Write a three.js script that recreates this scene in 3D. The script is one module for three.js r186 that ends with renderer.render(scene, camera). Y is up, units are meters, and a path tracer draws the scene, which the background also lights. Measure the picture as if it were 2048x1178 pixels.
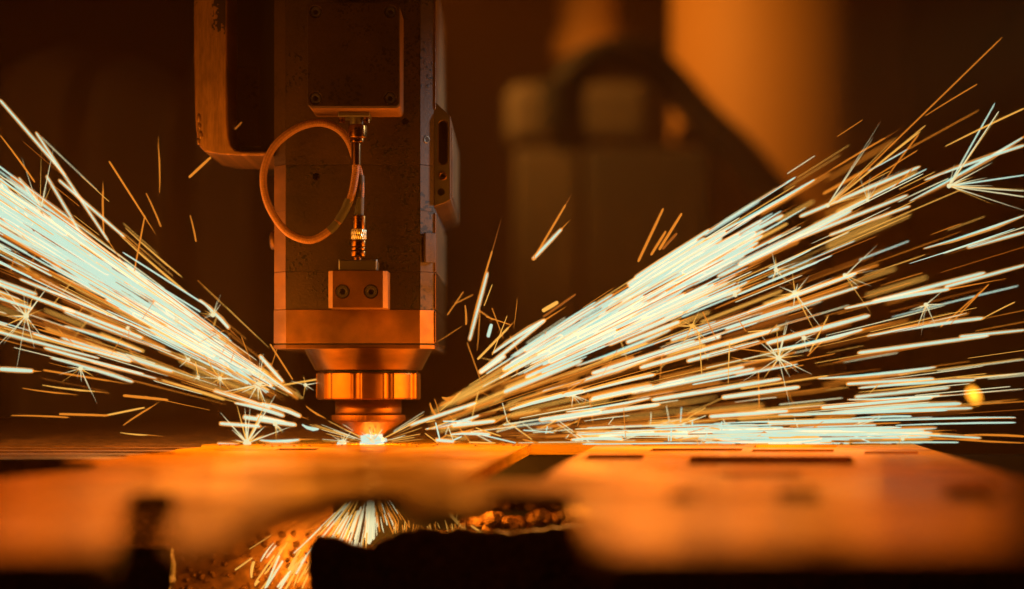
import * as THREE from 'three';
import { RoundedBoxGeometry } from 'three/addons/geometries/RoundedBoxGeometry.js';
import { mergeGeometries, mergeVertices } from 'three/addons/utils/BufferGeometryUtils.js';
import { RectAreaLightUniformsLib } from 'three/addons/lights/RectAreaLightUniformsLib.js';
import { Brush, Evaluator, SUBTRACTION } from 'three-bvh-csg';
RectAreaLightUniformsLib.init();

// ------------------------------------------------------------------ camera, air, exposure
// World: the cut lies at z = 0 on a sheet whose top is y = 0; the camera stands 1 m in front of it, 29.5 mm above the sheet.
const scene = new THREE.Scene();
const EYE = 0.0295, F = 4000, HORIZON = 770;
const camera = new THREE.PerspectiveCamera(2 * Math.atan(589 / F) * 180 / Math.PI, 2048 / 1178, 0.02, 30);
camera.position.set(0, EYE, 1);
camera.lookAt(0, EYE, 0);
camera.setViewOffset(2048, 1178, 0, 589 - HORIZON, 2048, 1178);
camera.focus = 0.955;
camera.userData.fStop = 4.4;
camera.updateProjectionMatrix();
const renderer = new THREE.WebGLRenderer({ antialias: true });
renderer.setSize(1024, 589);
renderer.toneMapping = THREE.LinearToneMapping;
renderer.toneMappingExposure = 1;
renderer.shadowMap.enabled = true;
scene.background = new THREE.Color().setRGB(0.0022, 0.0016, 0.0012);
scene.fog = new THREE.FogExp2(new THREE.Color().setRGB(0.90, 0.42, 0.12), 0.072);   // fume haze, tinted orange to put a glow round the sparks

// ------------------------------------------------------------------ helpers
let seed = 20240611;
const rnd = () => { seed = (seed + 0x6D2B79F5) | 0; let t = Math.imul(seed ^ (seed >>> 15), 1 | seed); t = (t + Math.imul(t ^ (t >>> 7), 61 | t)) ^ t; return ((t ^ (t >>> 14)) >>> 0) / 4294967296; };
const R = (a, b) => a + (b - a) * rnd();
const gauss = () => (rnd() + rnd() + rnd() + rnd() - 2) * 0.87;
const at = (px, py, z = 0) => new THREE.Vector3((px - 1024) * (1 - z) / F, EYE - (py - HORIZON) * (1 - z) / F, z);   // a point at depth z
const X = (px, z = 0) => (px - 1024) * (1 - z) / F, Y = (py, z = 0) => EYE - (py - HORIZON) * (1 - z) / F;
const onSheet = (px, py) => { const d = EYE * F / (py - HORIZON); return [(px - 1024) * d / F, 1 - d]; };           // a point of the sheet's top: x, z
const taken = {};
const numbered = n => { const k = taken[n] = (taken[n] ?? -1) + 1; return k ? `${n}_${String(k).padStart(3, '0')}` : n; };
function tag(o, label, category, group, kind) { Object.assign(o.userData, { label, category }); if (group) o.userData.group = group; if (kind) o.userData.kind = kind; return o; }
function thing(name, label, category, group) { const g = new THREE.Group(); g.name = numbered(name); scene.add(g); return tag(g, label, category, group); }
function mesh(name, geo, mat, parent) { const m = new THREE.Mesh(geo, mat); m.name = parent === scene ? numbered(name) : name; m.castShadow = m.receiveShadow = true; parent.add(m); return m; }
function planarUV(geo, size) {                                  // uv in metres, projected along the face's main axis
  const g = geo.index ? geo.toNonIndexed() : geo, p = g.attributes.position, n = g.attributes.normal, uv = new Float32Array(p.count * 2);
  for (let i = 0; i < p.count; i += 3) {
    let a = 0, b = 0, c = 0;
    for (let k = 0; k < 3; k++) { a += n.getX(i + k); b += n.getY(i + k); c += n.getZ(i + k); }
    a = Math.abs(a); b = Math.abs(b); c = Math.abs(c);
    for (let k = 0; k < 3; k++) {
      const x = p.getX(i + k), y = p.getY(i + k), z = p.getZ(i + k);
      const [u, v] = c >= a && c >= b ? [x, y] : a >= b ? [z, y] : [x, z];
      uv[2 * (i + k)] = u / size; uv[2 * (i + k) + 1] = v / size;
    }
  }
  g.setAttribute('uv', new THREE.BufferAttribute(uv, 2));
  return g;
}
function prism(pts, y0, y1, bevel = 0) {                        // plan outline in x, z raised from y0 to y1
  const s = new THREE.Shape(pts.map(([x, z]) => new THREE.Vector2(x, -z)));
  const g = new THREE.ExtrudeGeometry(s, { depth: y1 - y0 - 2 * bevel, bevelEnabled: bevel > 0, bevelSize: bevel, bevelThickness: bevel, bevelOffset: -bevel, bevelSegments: 2, curveSegments: 8 });
  g.rotateX(-Math.PI / 2); g.translate(0, y0 + bevel, 0);
  return g;
}
function slab(pts, z0, z1, bevel = 0, holes = []) {             // elevation outline in x, y, from z0 (back) to z1 (front)
  const s = pts instanceof THREE.Shape ? pts : new THREE.Shape(pts.map(([x, y]) => new THREE.Vector2(x, y)));
  for (const h of holes) s.holes.push(h);
  const g = new THREE.ExtrudeGeometry(s, { depth: z1 - z0 - 2 * bevel, bevelEnabled: bevel > 0, bevelSize: bevel, bevelThickness: bevel, bevelOffset: -bevel, bevelSegments: 3, curveSegments: 10 });
  g.translate(0, 0, z0 + bevel);
  return g;
}
function roundRect(x0, y0, x1, y1, r) {
  const s = new THREE.Shape();
  s.moveTo(x0 + r, y0); s.lineTo(x1 - r, y0); s.absarc(x1 - r, y0 + r, r, -Math.PI / 2, 0); s.lineTo(x1, y1 - r); s.absarc(x1 - r, y1 - r, r, 0, Math.PI / 2);
  s.lineTo(x0 + r, y1); s.absarc(x0 + r, y1 - r, r, Math.PI / 2, Math.PI); s.lineTo(x0, y0 + r); s.absarc(x0 + r, y0 + r, r, Math.PI, 1.5 * Math.PI);
  return s;
}
const circlePath = (x, y, r) => { const p = new THREE.Path(); p.absarc(x, y, r, 0, Math.PI * 2, true); return p; };
const hexPath = (x, y, r, a = 0.2) => { const p = new THREE.Path(); for (let k = 0; k < 6; k++) { const t = a - k * Math.PI / 3; p[k ? 'lineTo' : 'moveTo'](x + r * Math.cos(t), y + r * Math.sin(t)); } p.closePath(); return p; };
const lathe = (pts, seg = 48) => new THREE.LatheGeometry(pts.map(([r, y]) => new THREE.Vector2(r, y)), seg);
function tube(points, r, seg = 80, rs = 12, closed = false) { return new THREE.TubeGeometry(new THREE.CatmullRomCurve3(points, closed, 'centripetal'), seg, r, rs, closed); }

// ------------------------------------------------------------------ procedural textures
function hash(x, y, s) { let h = Math.imul(x, 374761393) ^ Math.imul(y, 668265263) ^ Math.imul(s, 974634777); h = Math.imul(h ^ (h >>> 13), 1274126177); return ((h ^ (h >>> 16)) >>> 0) / 4294967296; }
function vnoise(u, v, n, s, ny = n) {                            // tiling value noise on an n by ny lattice
  const x = u * n, y = v * ny, i = Math.floor(x), j = Math.floor(y), fx = x - i, fy = y - j, a = fx * fx * (3 - 2 * fx), b = fy * fy * (3 - 2 * fy);
  const h = (p, q) => hash(((p % n) + n) % n, ((q % ny) + ny) % ny, s);
  return (h(i, j) * (1 - a) + h(i + 1, j) * a) * (1 - b) + (h(i, j + 1) * (1 - a) + h(i + 1, j + 1) * a) * b;
}
const fbm = (u, v, n, s, o = 4) => { let t = 0, w = 0.5, sum = 0; for (let k = 0; k < o; k++) { t += w * vnoise(u, v, n << k, s + k); sum += w; w *= 0.55; } return t / sum; };
function texture(size, fn, srgb = true) {
  const d = new Uint8Array(size * size * 4);
  for (let j = 0; j < size; j++) for (let i = 0; i < size; i++) {
    const c = fn(i / size, j / size), k = 4 * (j * size + i);
    for (let q = 0; q < 3; q++) d[k + q] = Math.max(0, Math.min(255, Math.round(255 * (Array.isArray(c) ? c[q] : c))));
    d[k + 3] = 255;
  }
  const t = new THREE.DataTexture(d, size, size);
  t.magFilter = THREE.LinearFilter; t.minFilter = THREE.LinearMipmapLinearFilter; t.generateMipmaps = true;
  t.wrapS = t.wrapT = THREE.RepeatWrapping; if (srgb) t.colorSpace = THREE.SRGBColorSpace; t.needsUpdate = true;
  return t;
}
const step = (a, b, x) => { const t = Math.max(0, Math.min(1, (x - a) / (b - a))); return t * t * (3 - 2 * t); };
// soot-spotted anodised aluminium
const sootPit = (u, v) => step(0.60, 0.68, fbm(u, v, 90, 40, 2)) * step(0.42, 0.60, fbm(u, v, 6, 77, 3));
const sootMap = texture(1024, (u, v) => {
  const base = 0.33 + 0.14 * (fbm(u, v, 6, 11) - 0.5) + 0.08 * (fbm(u, v, 120, 12, 2) - 0.5) + 0.05 * (hash(u * 1024 | 0, v * 1024 | 0, 3) - 0.5);
  const fleck = fbm(u, v, 200, 91, 1) > 0.97 && hash(u * 200 | 0, v * 200 | 0, 5) > 0.6 ? 0.3 : 0, k = base * (1 - 0.75 * sootPit(u, v)) + fleck;
  return [k, k * 0.70, k * 0.38];
});
const sootBump = texture(1024, (u, v) => 0.45 + 0.3 * (fbm(u, v, 110, 41, 2) - 0.5) + 0.5 * sootPit(u, v), false);
const smudgeMap = texture(512, (u, v) => { const a = fbm(u, v, 4, 5), b = fbm(u, v, 14, 8), k = 0.52 + 0.34 * (a - 0.5) + 0.22 * (b - 0.5) + 0.05 * (hash(u * 512 | 0, v * 512 | 0, 6) - 0.5); return [k, k * 0.66, k * 0.30]; });
const smudgeRough = texture(512, (u, v) => 0.5 + 0.7 * (fbm(u, v, 5, 25) - 0.5) + 0.25 * (fbm(u, v, 30, 26) - 0.5), false);
// rolled sheet: faint rolling lines, scale patches, scorched spots
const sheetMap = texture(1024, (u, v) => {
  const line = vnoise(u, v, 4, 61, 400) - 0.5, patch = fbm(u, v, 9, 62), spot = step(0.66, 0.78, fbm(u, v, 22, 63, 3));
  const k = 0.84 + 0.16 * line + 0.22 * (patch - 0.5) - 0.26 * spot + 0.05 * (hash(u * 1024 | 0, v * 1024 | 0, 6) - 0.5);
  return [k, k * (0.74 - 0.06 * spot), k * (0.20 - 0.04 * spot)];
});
const sheetRough = texture(1024, (u, v) => 0.28 + 0.30 * (fbm(u, v, 7, 71) - 0.5) + 0.16 * (vnoise(u, v, 6, 72, 420) - 0.5) + 0.2 * step(0.62, 0.75, fbm(u, v, 20, 63, 3)), false);
const rustMap = texture(512, (u, v) => { const a = fbm(u, v, 8, 81), b = fbm(u, v, 40, 82), k = 0.50 + 0.3 * (a - 0.5) + 0.34 * (b - 0.5); return [k * 1.05, k * 0.74, k * 0.42]; });
const rustBump = texture(512, (u, v) => fbm(u, v, 24, 82, 4), false);
const slagBump = texture(512, (u, v) => Math.abs(2 * fbm(u, v, 16, 95, 4) - 1), false);
// bare bracket with old dark paint left in flakes near the top
const paintMap = (() => {
  const t = texture(512, (u, v) => {
    const brush = 0.06 * (vnoise(u, v, 40, 33, 6) - 0.5), k = 0.56 + brush + 0.26 * (fbm(u, v, 6, 31) - 0.5) + 0.14 * (fbm(u, v, 24, 34) - 0.5) + 0.06 * (hash(u * 512 | 0, v * 512 | 0, 6) - 0.5);
    const w = v * 4.6, edge = fbm(u, w / 5, 12, 35, 4) * 0.6 + vnoise(u, w / 5, 18, 36, 90) * 0.4 - 0.5;
    const m = Math.max(step(0, 0.05, Math.min((v - 0.80) * 2.4, (u - 0.62) * 1.3) + edge * 0.62), step(0, 0.05, Math.min((v - 0.95) * 3, (0.1 - u) * 1.5) + edge * 0.3));
    return [k * (1 - m) + 0.17 * m, k * 0.70 * (1 - m) + 0.12 * m, k * 0.38 * (1 - m) + 0.09 * m];
  });
  t.wrapS = t.wrapT = THREE.ClampToEdgeWrapping;
  return t;
})();
const braidBump = texture(128, (u, v) => 0.5 + 0.25 * Math.sin(2 * Math.PI * (4 * u + 4 * v)) + 0.25 * Math.sin(2 * Math.PI * (4 * u - 4 * v)), false);
const braidMap = texture(128, (u, v) => { const k = 0.66 + 0.10 * Math.sin(2 * Math.PI * (4 * u + 4 * v)) * Math.sin(2 * Math.PI * (4 * u - 4 * v)) + 0.14 * (fbm(u, v, 4, 3) - 0.5); return [k, k * 0.66, k * 0.40]; });
const knurlBump = texture(64, (u, v) => Math.max(Math.abs(Math.sin(Math.PI * (u + v))), Math.abs(Math.sin(Math.PI * (u - v)))), false);
const wallMap = texture(256, (u, v) => { const k = 0.34 + 0.2 * (fbm(u, v, 5, 51) - 0.5); return [k, k * 0.92, k * 0.82]; });

// ------------------------------------------------------------------ materials
const std = o => new THREE.MeshStandardMaterial(o);
const rgb = (r, g, b) => new THREE.Color().setRGB(r, g, b);
const M = {
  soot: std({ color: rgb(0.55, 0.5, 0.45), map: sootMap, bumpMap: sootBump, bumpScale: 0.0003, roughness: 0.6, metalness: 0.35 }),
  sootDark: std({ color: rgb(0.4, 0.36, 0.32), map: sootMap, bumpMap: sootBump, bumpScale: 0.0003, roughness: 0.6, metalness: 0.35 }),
  black: std({ color: rgb(0.018, 0.017, 0.016), roughness: 0.6, metalness: 0.2 }),
  lid: std({ color: rgb(0.6, 0.56, 0.5), map: sootMap, roughness: 0.55, metalness: 0.5 }),
  boxMetal: std({ color: rgb(1, 0.95, 0.88), map: smudgeMap, roughness: 0.5, metalness: 0.55 }),
  base: std({ color: rgb(0.85, 0.8, 0.74), map: smudgeMap, roughnessMap: smudgeRough, roughness: 0.95, metalness: 0.6 }),
  edge: std({ color: rgb(0.62, 0.58, 0.53), map: smudgeMap, roughness: 0.42, metalness: 0.75 }),
  steel: std({ color: rgb(0.62, 0.58, 0.52), map: smudgeMap, roughness: 0.3, metalness: 0.95 }),
  brass: std({ color: rgb(1, 0.86, 0.62), map: smudgeMap, roughness: 0.55, roughnessMap: smudgeRough, metalness: 1 }),
  copper: std({ color: rgb(0.95, 0.80, 0.62), map: smudgeMap, roughness: 0.85, roughnessMap: smudgeRough, metalness: 0.9 }),
  ceramic: std({ color: rgb(0.42, 0.36, 0.30), map: smudgeMap, roughness: 0.6 }),
  bolt: std({ color: rgb(0.17, 0.14, 0.11), roughness: 0.42, metalness: 0.7 }),
  socket: std({ color: rgb(0.012, 0.011, 0.01), roughness: 0.8 }),
  cable: std({ map: braidMap, bumpMap: braidBump, bumpScale: 0.0003, roughness: 0.6 }),
  sleeve: std({ color: rgb(0.09, 0.075, 0.06), roughness: 0.75 }),
  knurl: std({ color: rgb(0.72, 0.58, 0.36), bumpMap: knurlBump, bumpScale: 0.0004, roughness: 0.35, metalness: 1 }),
  bracket: std({ map: paintMap, roughness: 0.52, metalness: 0.45 }),
  label: std({ color: rgb(0.52, 0.52, 0.50), map: smudgeMap, roughness: 0.38, metalness: 0.5 }),
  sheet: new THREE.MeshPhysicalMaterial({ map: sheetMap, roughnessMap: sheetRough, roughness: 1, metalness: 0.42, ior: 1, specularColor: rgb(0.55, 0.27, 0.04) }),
  slat: std({ map: rustMap, bumpMap: rustBump, bumpScale: 0.0004, roughness: 0.4, metalness: 0.45 }),
  bar: std({ map: rustMap, roughness: 0.42, metalness: 0.25 }),
  slag: std({ map: rustMap, bumpMap: slagBump, bumpScale: 0.0012, roughness: 0.42, metalness: 0.5 }),
  wall: std({ map: wallMap, roughness: 0.9 }),
  column: std({ color: rgb(0.62, 0.32, 0.08), roughness: 0.65 }),
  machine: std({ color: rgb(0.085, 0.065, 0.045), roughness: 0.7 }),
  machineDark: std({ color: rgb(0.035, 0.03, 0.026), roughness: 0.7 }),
  hose: std({ color: rgb(0.02, 0.018, 0.016), roughness: 0.7 }),
  curtain: std({ color: rgb(0.34, 0.24, 0.16), roughness: 0.95, side: THREE.DoubleSide }),
};
const hot = (r, g, b, k = 1) => std({ color: 0x000000, roughness: 1, emissive: rgb(r, g, b), emissiveIntensity: k });
const halo = new THREE.MeshPhysicalMaterial({ color: 0xffffff, roughness: 0, transmission: 0.94, thickness: 0, ior: 1, emissive: rgb(1, 0.36, 0.045), emissiveIntensity: 3.8 });   // emissive shell that paints a glow fringe round a spark
const HOT = { melt: hot(0.62, 0.88, 0.74), core: hot(0.32, 0.79, 0.68), white: hot(0.88, 0.82, 0.46), mint: hot(0.60, 0.86, 0.68), yellow: hot(1.05, 0.50, 0.08), orange: hot(0.82, 0.24, 0.02), dull: hot(0.36, 0.09, 0.008), bokeh: hot(1, 0.34, 0.02, 4) };

// ------------------------------------------------------------------ lights
const FIRE = new THREE.Color().setRGB(1, 0.34, 0.022);
function sparkLight(px, py, z, power, soft = 1) {                // the light that a stretch of the shower throws
  const l = new THREE.PointLight(FIRE, power * 1.6, 0, 2);
  l.position.copy(at(px, py, z)); l.castShadow = true; l.shadow.radius = soft; l.shadow.mapSize.set(1024, 1024);
  scene.add(l);
}
sparkLight(745, 882, 0.006, 0.016, 0.15);
for (const [px, py, z, power] of [[585, 790, 0.035, 0.010], [470, 730, 0.045, 0.010], [330, 640, 0.05, 0.013], [170, 540, 0.09, 0.016], [-40, 400, 0.16, 0.022],
  [910, 800, 0.035, 0.010], [1060, 750, 0.045, 0.010], [1200, 680, 0.05, 0.014], [1380, 590, 0.07, 0.016], [1620, 560, 0.04, 0.014], [1850, 480, 0.14, 0.016], [1300, 845, 0.05, 0.008], [1600, 850, 0.04, 0.010]]) sparkLight(px, py, z, power, 2);
sparkLight(690, 1070, 0.0, 0.013, 0.4);
sparkLight(955, 1010, 0.0, 0.006, 0.3);
sparkLight(560, 1140, 0.0, 0.010, 0.4);

// ------------------------------------------------------------------ the setting behind
{
  const w = mesh('wall', new THREE.BoxGeometry(9, 4, 0.1), M.wall, scene); w.position.set(0, 0.5, -4.6); w.userData.kind = 'structure'; planarUV(w.geometry, 1.5);
  w.userData.label = 'dim brown workshop wall far behind the machine';
  const fl = mesh('floor', new THREE.BoxGeometry(9, 0.1, 7), M.wall, scene); fl.position.set(0, -1.3, -1.4); fl.userData.kind = 'structure'; fl.userData.label = 'dark workshop floor below the cutting bed';
}
{
  const z = -2.6, t = thing('painted_column', 'thick round orange painted column standing behind the drooping hose', 'column');
  const c = mesh('shaft', new THREE.CylinderGeometry(0.21, 0.21, 3.6, 64), M.column, t); c.position.set(X(1575, z), 0.55, z);
  const f = mesh('foot_flange', new THREE.CylinderGeometry(0.28, 0.28, 0.03, 48), M.column, t); f.position.set(X(1575, z), -1.235, z);
  const z2 = -2.9, p = thing('painted_pipe', 'slim orange painted pipe above the grey motor housing', 'pipe');
  const q = mesh('shaft', new THREE.CylinderGeometry(0.062, 0.062, 1.2, 32), M.column, p); q.position.set(X(1182, z2), Y(95, z2) + 0.6, z2);
  const e = mesh('end_collar', new THREE.CylinderGeometry(0.075, 0.075, 0.05, 32), M.column, p); e.position.set(X(1182, z2), Y(95, z2), z2);
}
{
  const z = -2.1, pts = [[1150, 300], [1125, 210], [1150, 150], [1215, 112], [1290, 118], [1345, 165], [1410, 240], [1480, 305], [1550, 390], [1620, 490], [1670, 620], [1690, 760]].map(([a, b], i) => at(a, b, z + 0.01 * Math.sin(i)));
  const t = thing('hose', 'thick black hose arching over the grey motor housing', 'hose');
  mesh('jacket', tube(pts, 0.027, 120, 14), M.hose, t);
  for (const k of [1, pts.length - 2]) { const s = mesh('end_sleeve', new THREE.CylinderGeometry(0.034, 0.034, 0.07, 16), M.hose, t); s.position.copy(pts[k]); }
}
{
  const z = -2.3, t = thing('drive_unit', 'grey motor housing on a stand beside a dark cabinet', 'motor');
  const put = (n, a, b, c, d, zz, depth, m, r = 0.02) => { const x0 = X(a, zz), x1 = X(c, zz), y0 = Y(d, zz), y1 = Y(b, zz); const o = mesh(n, new RoundedBoxGeometry(x1 - x0, y1 - y0, depth, 3, r), m, t); o.position.set((x0 + x1) / 2, (y0 + y1) / 2, zz - depth / 2); };
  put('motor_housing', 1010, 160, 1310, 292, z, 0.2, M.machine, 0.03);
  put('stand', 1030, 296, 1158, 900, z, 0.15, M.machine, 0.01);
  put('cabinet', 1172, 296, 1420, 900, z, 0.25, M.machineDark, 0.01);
}
{ // soft dust cover with a lumpy top, hanging behind the left plume
  const z = -0.8, N = 60, Hh = 14, top = x => 92 - 48 * Math.exp(-(((x - 95) / 62) ** 2)) + 9 * Math.sin(x / 37) - 10 * Math.exp(-(((x - 265) / 60) ** 2)) - 60 * step(330, 400, x);
  const g = new THREE.PlaneGeometry(1, 1, N, Hh), p = g.attributes.position;
  for (let i = 0; i < p.count; i++) {
    const u = p.getX(i) + 0.5, v = p.getY(i) + 0.5, px = -260 + 860 * u, yb = Y(900, z), yt = Y(top(px), z);
    const fold = 0.035 * Math.sin(px / 31 + 1.4 * Math.sin(v * 3)) * (0.4 + 0.6 * v) + 0.03 * Math.sin(px / 77), lip = v > 0.92 ? -(v - 0.92) * 1.6 : 0;
    p.setXYZ(i, X(px, z), yb + (yt - yb) * v, z + fold + lip);
  }
  const back = g.clone(); for (let i = 0; i < back.attributes.position.count; i++) back.attributes.position.setZ(i, back.attributes.position.getZ(i) - 0.006);
  const ix = back.index.array; for (let i = 0; i < ix.length; i += 3) { const q = ix[i]; ix[i] = ix[i + 1]; ix[i + 1] = q; }
  const both = mergeGeometries([g, back]); both.computeVertexNormals();
  tag(mesh('dust_cover', both, M.curtain, scene), 'dark crumpled cloth cover hanging behind the bracket', 'cover');
}
{ // two lamps outside the frame: a warm one that lights the column, an added cool spot that brightens the head's side
  const t = thing('work_lamp', 'warm work lamp aimed at the orange column', 'lamp');
  const from = new THREE.Vector3(-0.42, 0.86, -2.0), to = new THREE.Vector3(X(1490, -2.6), 0.36, -2.6), dir = to.clone().sub(from).normalize(), q = new THREE.Quaternion().setFromUnitVectors(new THREE.Vector3(0, 1, 0), dir);
  const shade = mesh('shade', lathe([[0.012, -0.06], [0.03, -0.055], [0.05, 0], [0.052, 0.002], [0.048, 0], [0.026, -0.045]], 32), M.machineDark, t); shade.position.copy(from); shade.quaternion.copy(q);
  const bulb = mesh('lamp_bulb', new THREE.SphereGeometry(0.02, 20, 14), hot(1, 0.45, 0.1, 2), t); bulb.position.copy(from);
  const s = new THREE.SpotLight(new THREE.Color().setRGB(1, 0.38, 0.05), 3.4, 0, 0.62, 0.7, 2); s.position.copy(from).addScaledVector(dir, 0.03); s.target.position.copy(to); s.castShadow = true; scene.add(s, s.target);
  const k = thing('added_cool_lamp', 'added cool white spot lamp out of view that brightens the flank of the head', 'lamp');
  const pos = new THREE.Vector3(0.55, 0.3, -0.22), aim = new THREE.Vector3(-0.03, 0.13, -0.06), n = aim.clone().sub(pos).normalize(), qq = new THREE.Quaternion().setFromUnitVectors(new THREE.Vector3(0, 1, 0), n);
  const hs = mesh('shade', lathe([[0.008, -0.05], [0.018, -0.045], [0.026, 0], [0.027, 0.002], [0.024, 0], [0.016, -0.035]], 28), M.machineDark, k); hs.position.copy(pos); hs.quaternion.copy(qq);
  const lb = mesh('lamp_bulb', new THREE.SphereGeometry(0.01, 16, 12), hot(0.62, 0.85, 0.95, 2), k); lb.position.copy(pos);
  const cs = new THREE.SpotLight(new THREE.Color().setRGB(0.62, 0.86, 0.95), 1.8, 0, 0.17, 0.5, 2); cs.position.copy(pos).addScaledVector(n, 0.015); cs.target.position.copy(aim); cs.castShadow = true; scene.add(cs, cs.target);
}

// ------------------------------------------------------------------ the sheet being cut, with its openings
const THICK = 0.005;
{
  const P2 = l => l.map(([a, b]) => { const [x, z] = onSheet(a, b); return new THREE.Vector2(x, -z); });
  const outline = [[505, 879], [1800, 879], [2048, 958], [2440, 1098], [1212, 1098], [1165, 1042], [1140, 986], [1002, 985], [948, 1014], [836, 1012], [800, 986], [690, 986], [562, 1020], [482, 1058], [402, 1086], [346, 1094], [352, 986], [262, 986], [214, 1098], [-980, 1098], [0, 957], [190, 934], [196, 927], [118, 923], [250, 914], [256, 909], [340, 903], [356, 898], [402, 894], [404, 889], [452, 886]];
  const holes = [
    [[1060, 889], [1196, 889], [1132, 922], [1082, 960], [912, 958]],
    [[842, 887.4], [1050, 888.2], [1049, 888.9], [842, 888.2]],
    [[1382, 913], [1702, 913], [1716, 930], [1374, 930]],
    [[1178, 909.5], [1290, 909.5], [1284, 919.5], [1164, 919.5]],
    [[1272, 884], [1496, 884], [1488, 891], [1262, 891]],
    [[1516, 884.5], [1690, 884.5], [1686, 888], [1512, 888]],
    [[1306, 897], [1486, 897], [1482, 902], [1298, 902]],
    [[1506, 899], [1668, 899], [1666, 904], [1502, 904]],
    [[1730, 903], [1836, 903], [1842, 908], [1728, 908]],
    [[1440, 944], [1600, 944], [1608, 952], [1436, 952]],
    [[560, 897], [640, 897], [630, 900], [548, 900]],
    [[1512, 889.5], [1676, 889.5], [1672, 895], [1506, 895]],
    [[1702, 885], [1790, 885], [1796, 890], [1700, 890]],
    [[1556, 978], [1632, 978], [1648, 1000], [1556, 1000]],
    [[1338, 984], [1390, 984], [1396, 1002], [1332, 1002]],
    [[1888, 973], [1976, 973], [2012, 1000], [1896, 1000]],
    [[300, 906], [352, 905], [346, 908], [292, 909]],
  ];
  const s = new THREE.Shape(P2(outline)); for (const h of holes) s.holes.push(new THREE.Path(P2(h)));
  const g = new THREE.ExtrudeGeometry(s, { depth: THICK, bevelEnabled: false });
  g.rotateX(-Math.PI / 2); g.translate(0, -THICK, 0);
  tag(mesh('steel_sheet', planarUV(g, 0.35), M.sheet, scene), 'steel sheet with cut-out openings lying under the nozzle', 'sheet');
}
// dross beads and scale flakes on the sheet near the cut
const beadGeos = [0, 1, 2].map(k => { const g = mergeVertices(new THREE.IcosahedronGeometry(1, 2).deleteAttribute('uv').deleteAttribute('normal')), p = g.attributes.position; for (let i = 0; i < p.count; i++) { const f = 0.8 + 0.35 * hash(Math.round(p.getX(i) * 50), Math.round(p.getY(i) * 50 + p.getZ(i) * 900), k); p.setXYZ(i, p.getX(i) * f, p.getY(i) * f, p.getZ(i) * f); } g.computeVertexNormals(); return g; });
function beads(name, list, mat, parent) {
  const g = mergeGeometries(list.map(([p, r, k = 0, sy = 1]) => beadGeos[k % 3].clone().rotateY(k).scale(r, r * sy, r).translate(p.x, p.y, p.z)));
  return mesh(name, planarUV(g, 0.02), mat, parent);
}
{
  const l = [];
  for (let i = 0; i < 90; i++) { const px = R(400, 1080), [x, z] = onSheet(px, R(884.5, 893)); l.push([new THREE.Vector3(x, 0.0001, z), R(0.0003, 0.0010), i, 0.5]); }
  for (let i = 0; i < 60; i++) { const [x, z] = onSheet(R(1220, 1800), R(883, 889)); l.push([new THREE.Vector3(x, 0.0001, z), R(0.0003, 0.0010), i, 0.5]); }
  const d = beads('cutting_dross', l, M.slag, scene); d.userData.kind = 'stuff'; d.userData.label = 'small dark dross crumbs scattered on the steel sheet'; d.userData.category = 'dross';
}

{ // dark beam added under the sheet's far edge to blacken its openings
  const t = thing('added_dark_beam', 'added dark beam that blackens the openings of the sheet', 'beam');
  const o = mesh('web', planarUV(new RoundedBoxGeometry(0.42, 0.13, 0.008, 2, 0.001), 0.12), M.black, t); o.position.set(0.09, -0.0725, -0.066);
  const p = mesh('foot_flange', planarUV(new RoundedBoxGeometry(0.42, 0.008, 0.05, 2, 0.001), 0.12), M.bolt, t); p.position.set(0.09, -0.14, -0.045);
}
// ------------------------------------------------------------------ slats of the cutting bed
function slatProfile(x0, x1, top, pitch, tooth, bottom = -0.11) {
  const pts = [[x0, bottom]];
  for (let x = x0, i = 0; x <= x1; x += pitch / 2, i++) pts.push([x, top - (i % 2 ? tooth : 0) + R(-0.0001, 0.0001)]);
  pts.push([x1, bottom]);
  return pts;
}
{
  let k = 0;
  const depths = []; for (let d = 0.838; d < 1.14; d += 0.0435) depths.push(d); for (let d = 1.16; d < 2.0; d += 0.055) depths.push(d);
  for (const d of depths) {
    const z = 1 - d, right = d < 1.06 ? -0.135 - 0.06 * Math.max(0, 1.0 - d) : d < 1.08 ? -0.12 : 0.16;
    const g = slab(slatProfile(-1.0, right, -THICK + 0.0042 + (d < 1.08 ? 0 : 0.0004), 0.02, 0.0, d < 1.08 ? -0.02 : -0.11), z - 0.010, z + 0.010);
    tag(mesh('bed_slat', planarUV(g, 0.12), M.bar, scene), 'narrow steel slat of the cutting bed', 'slat', 'slats beside and behind the sheet');
    k++;
  }
}
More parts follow.
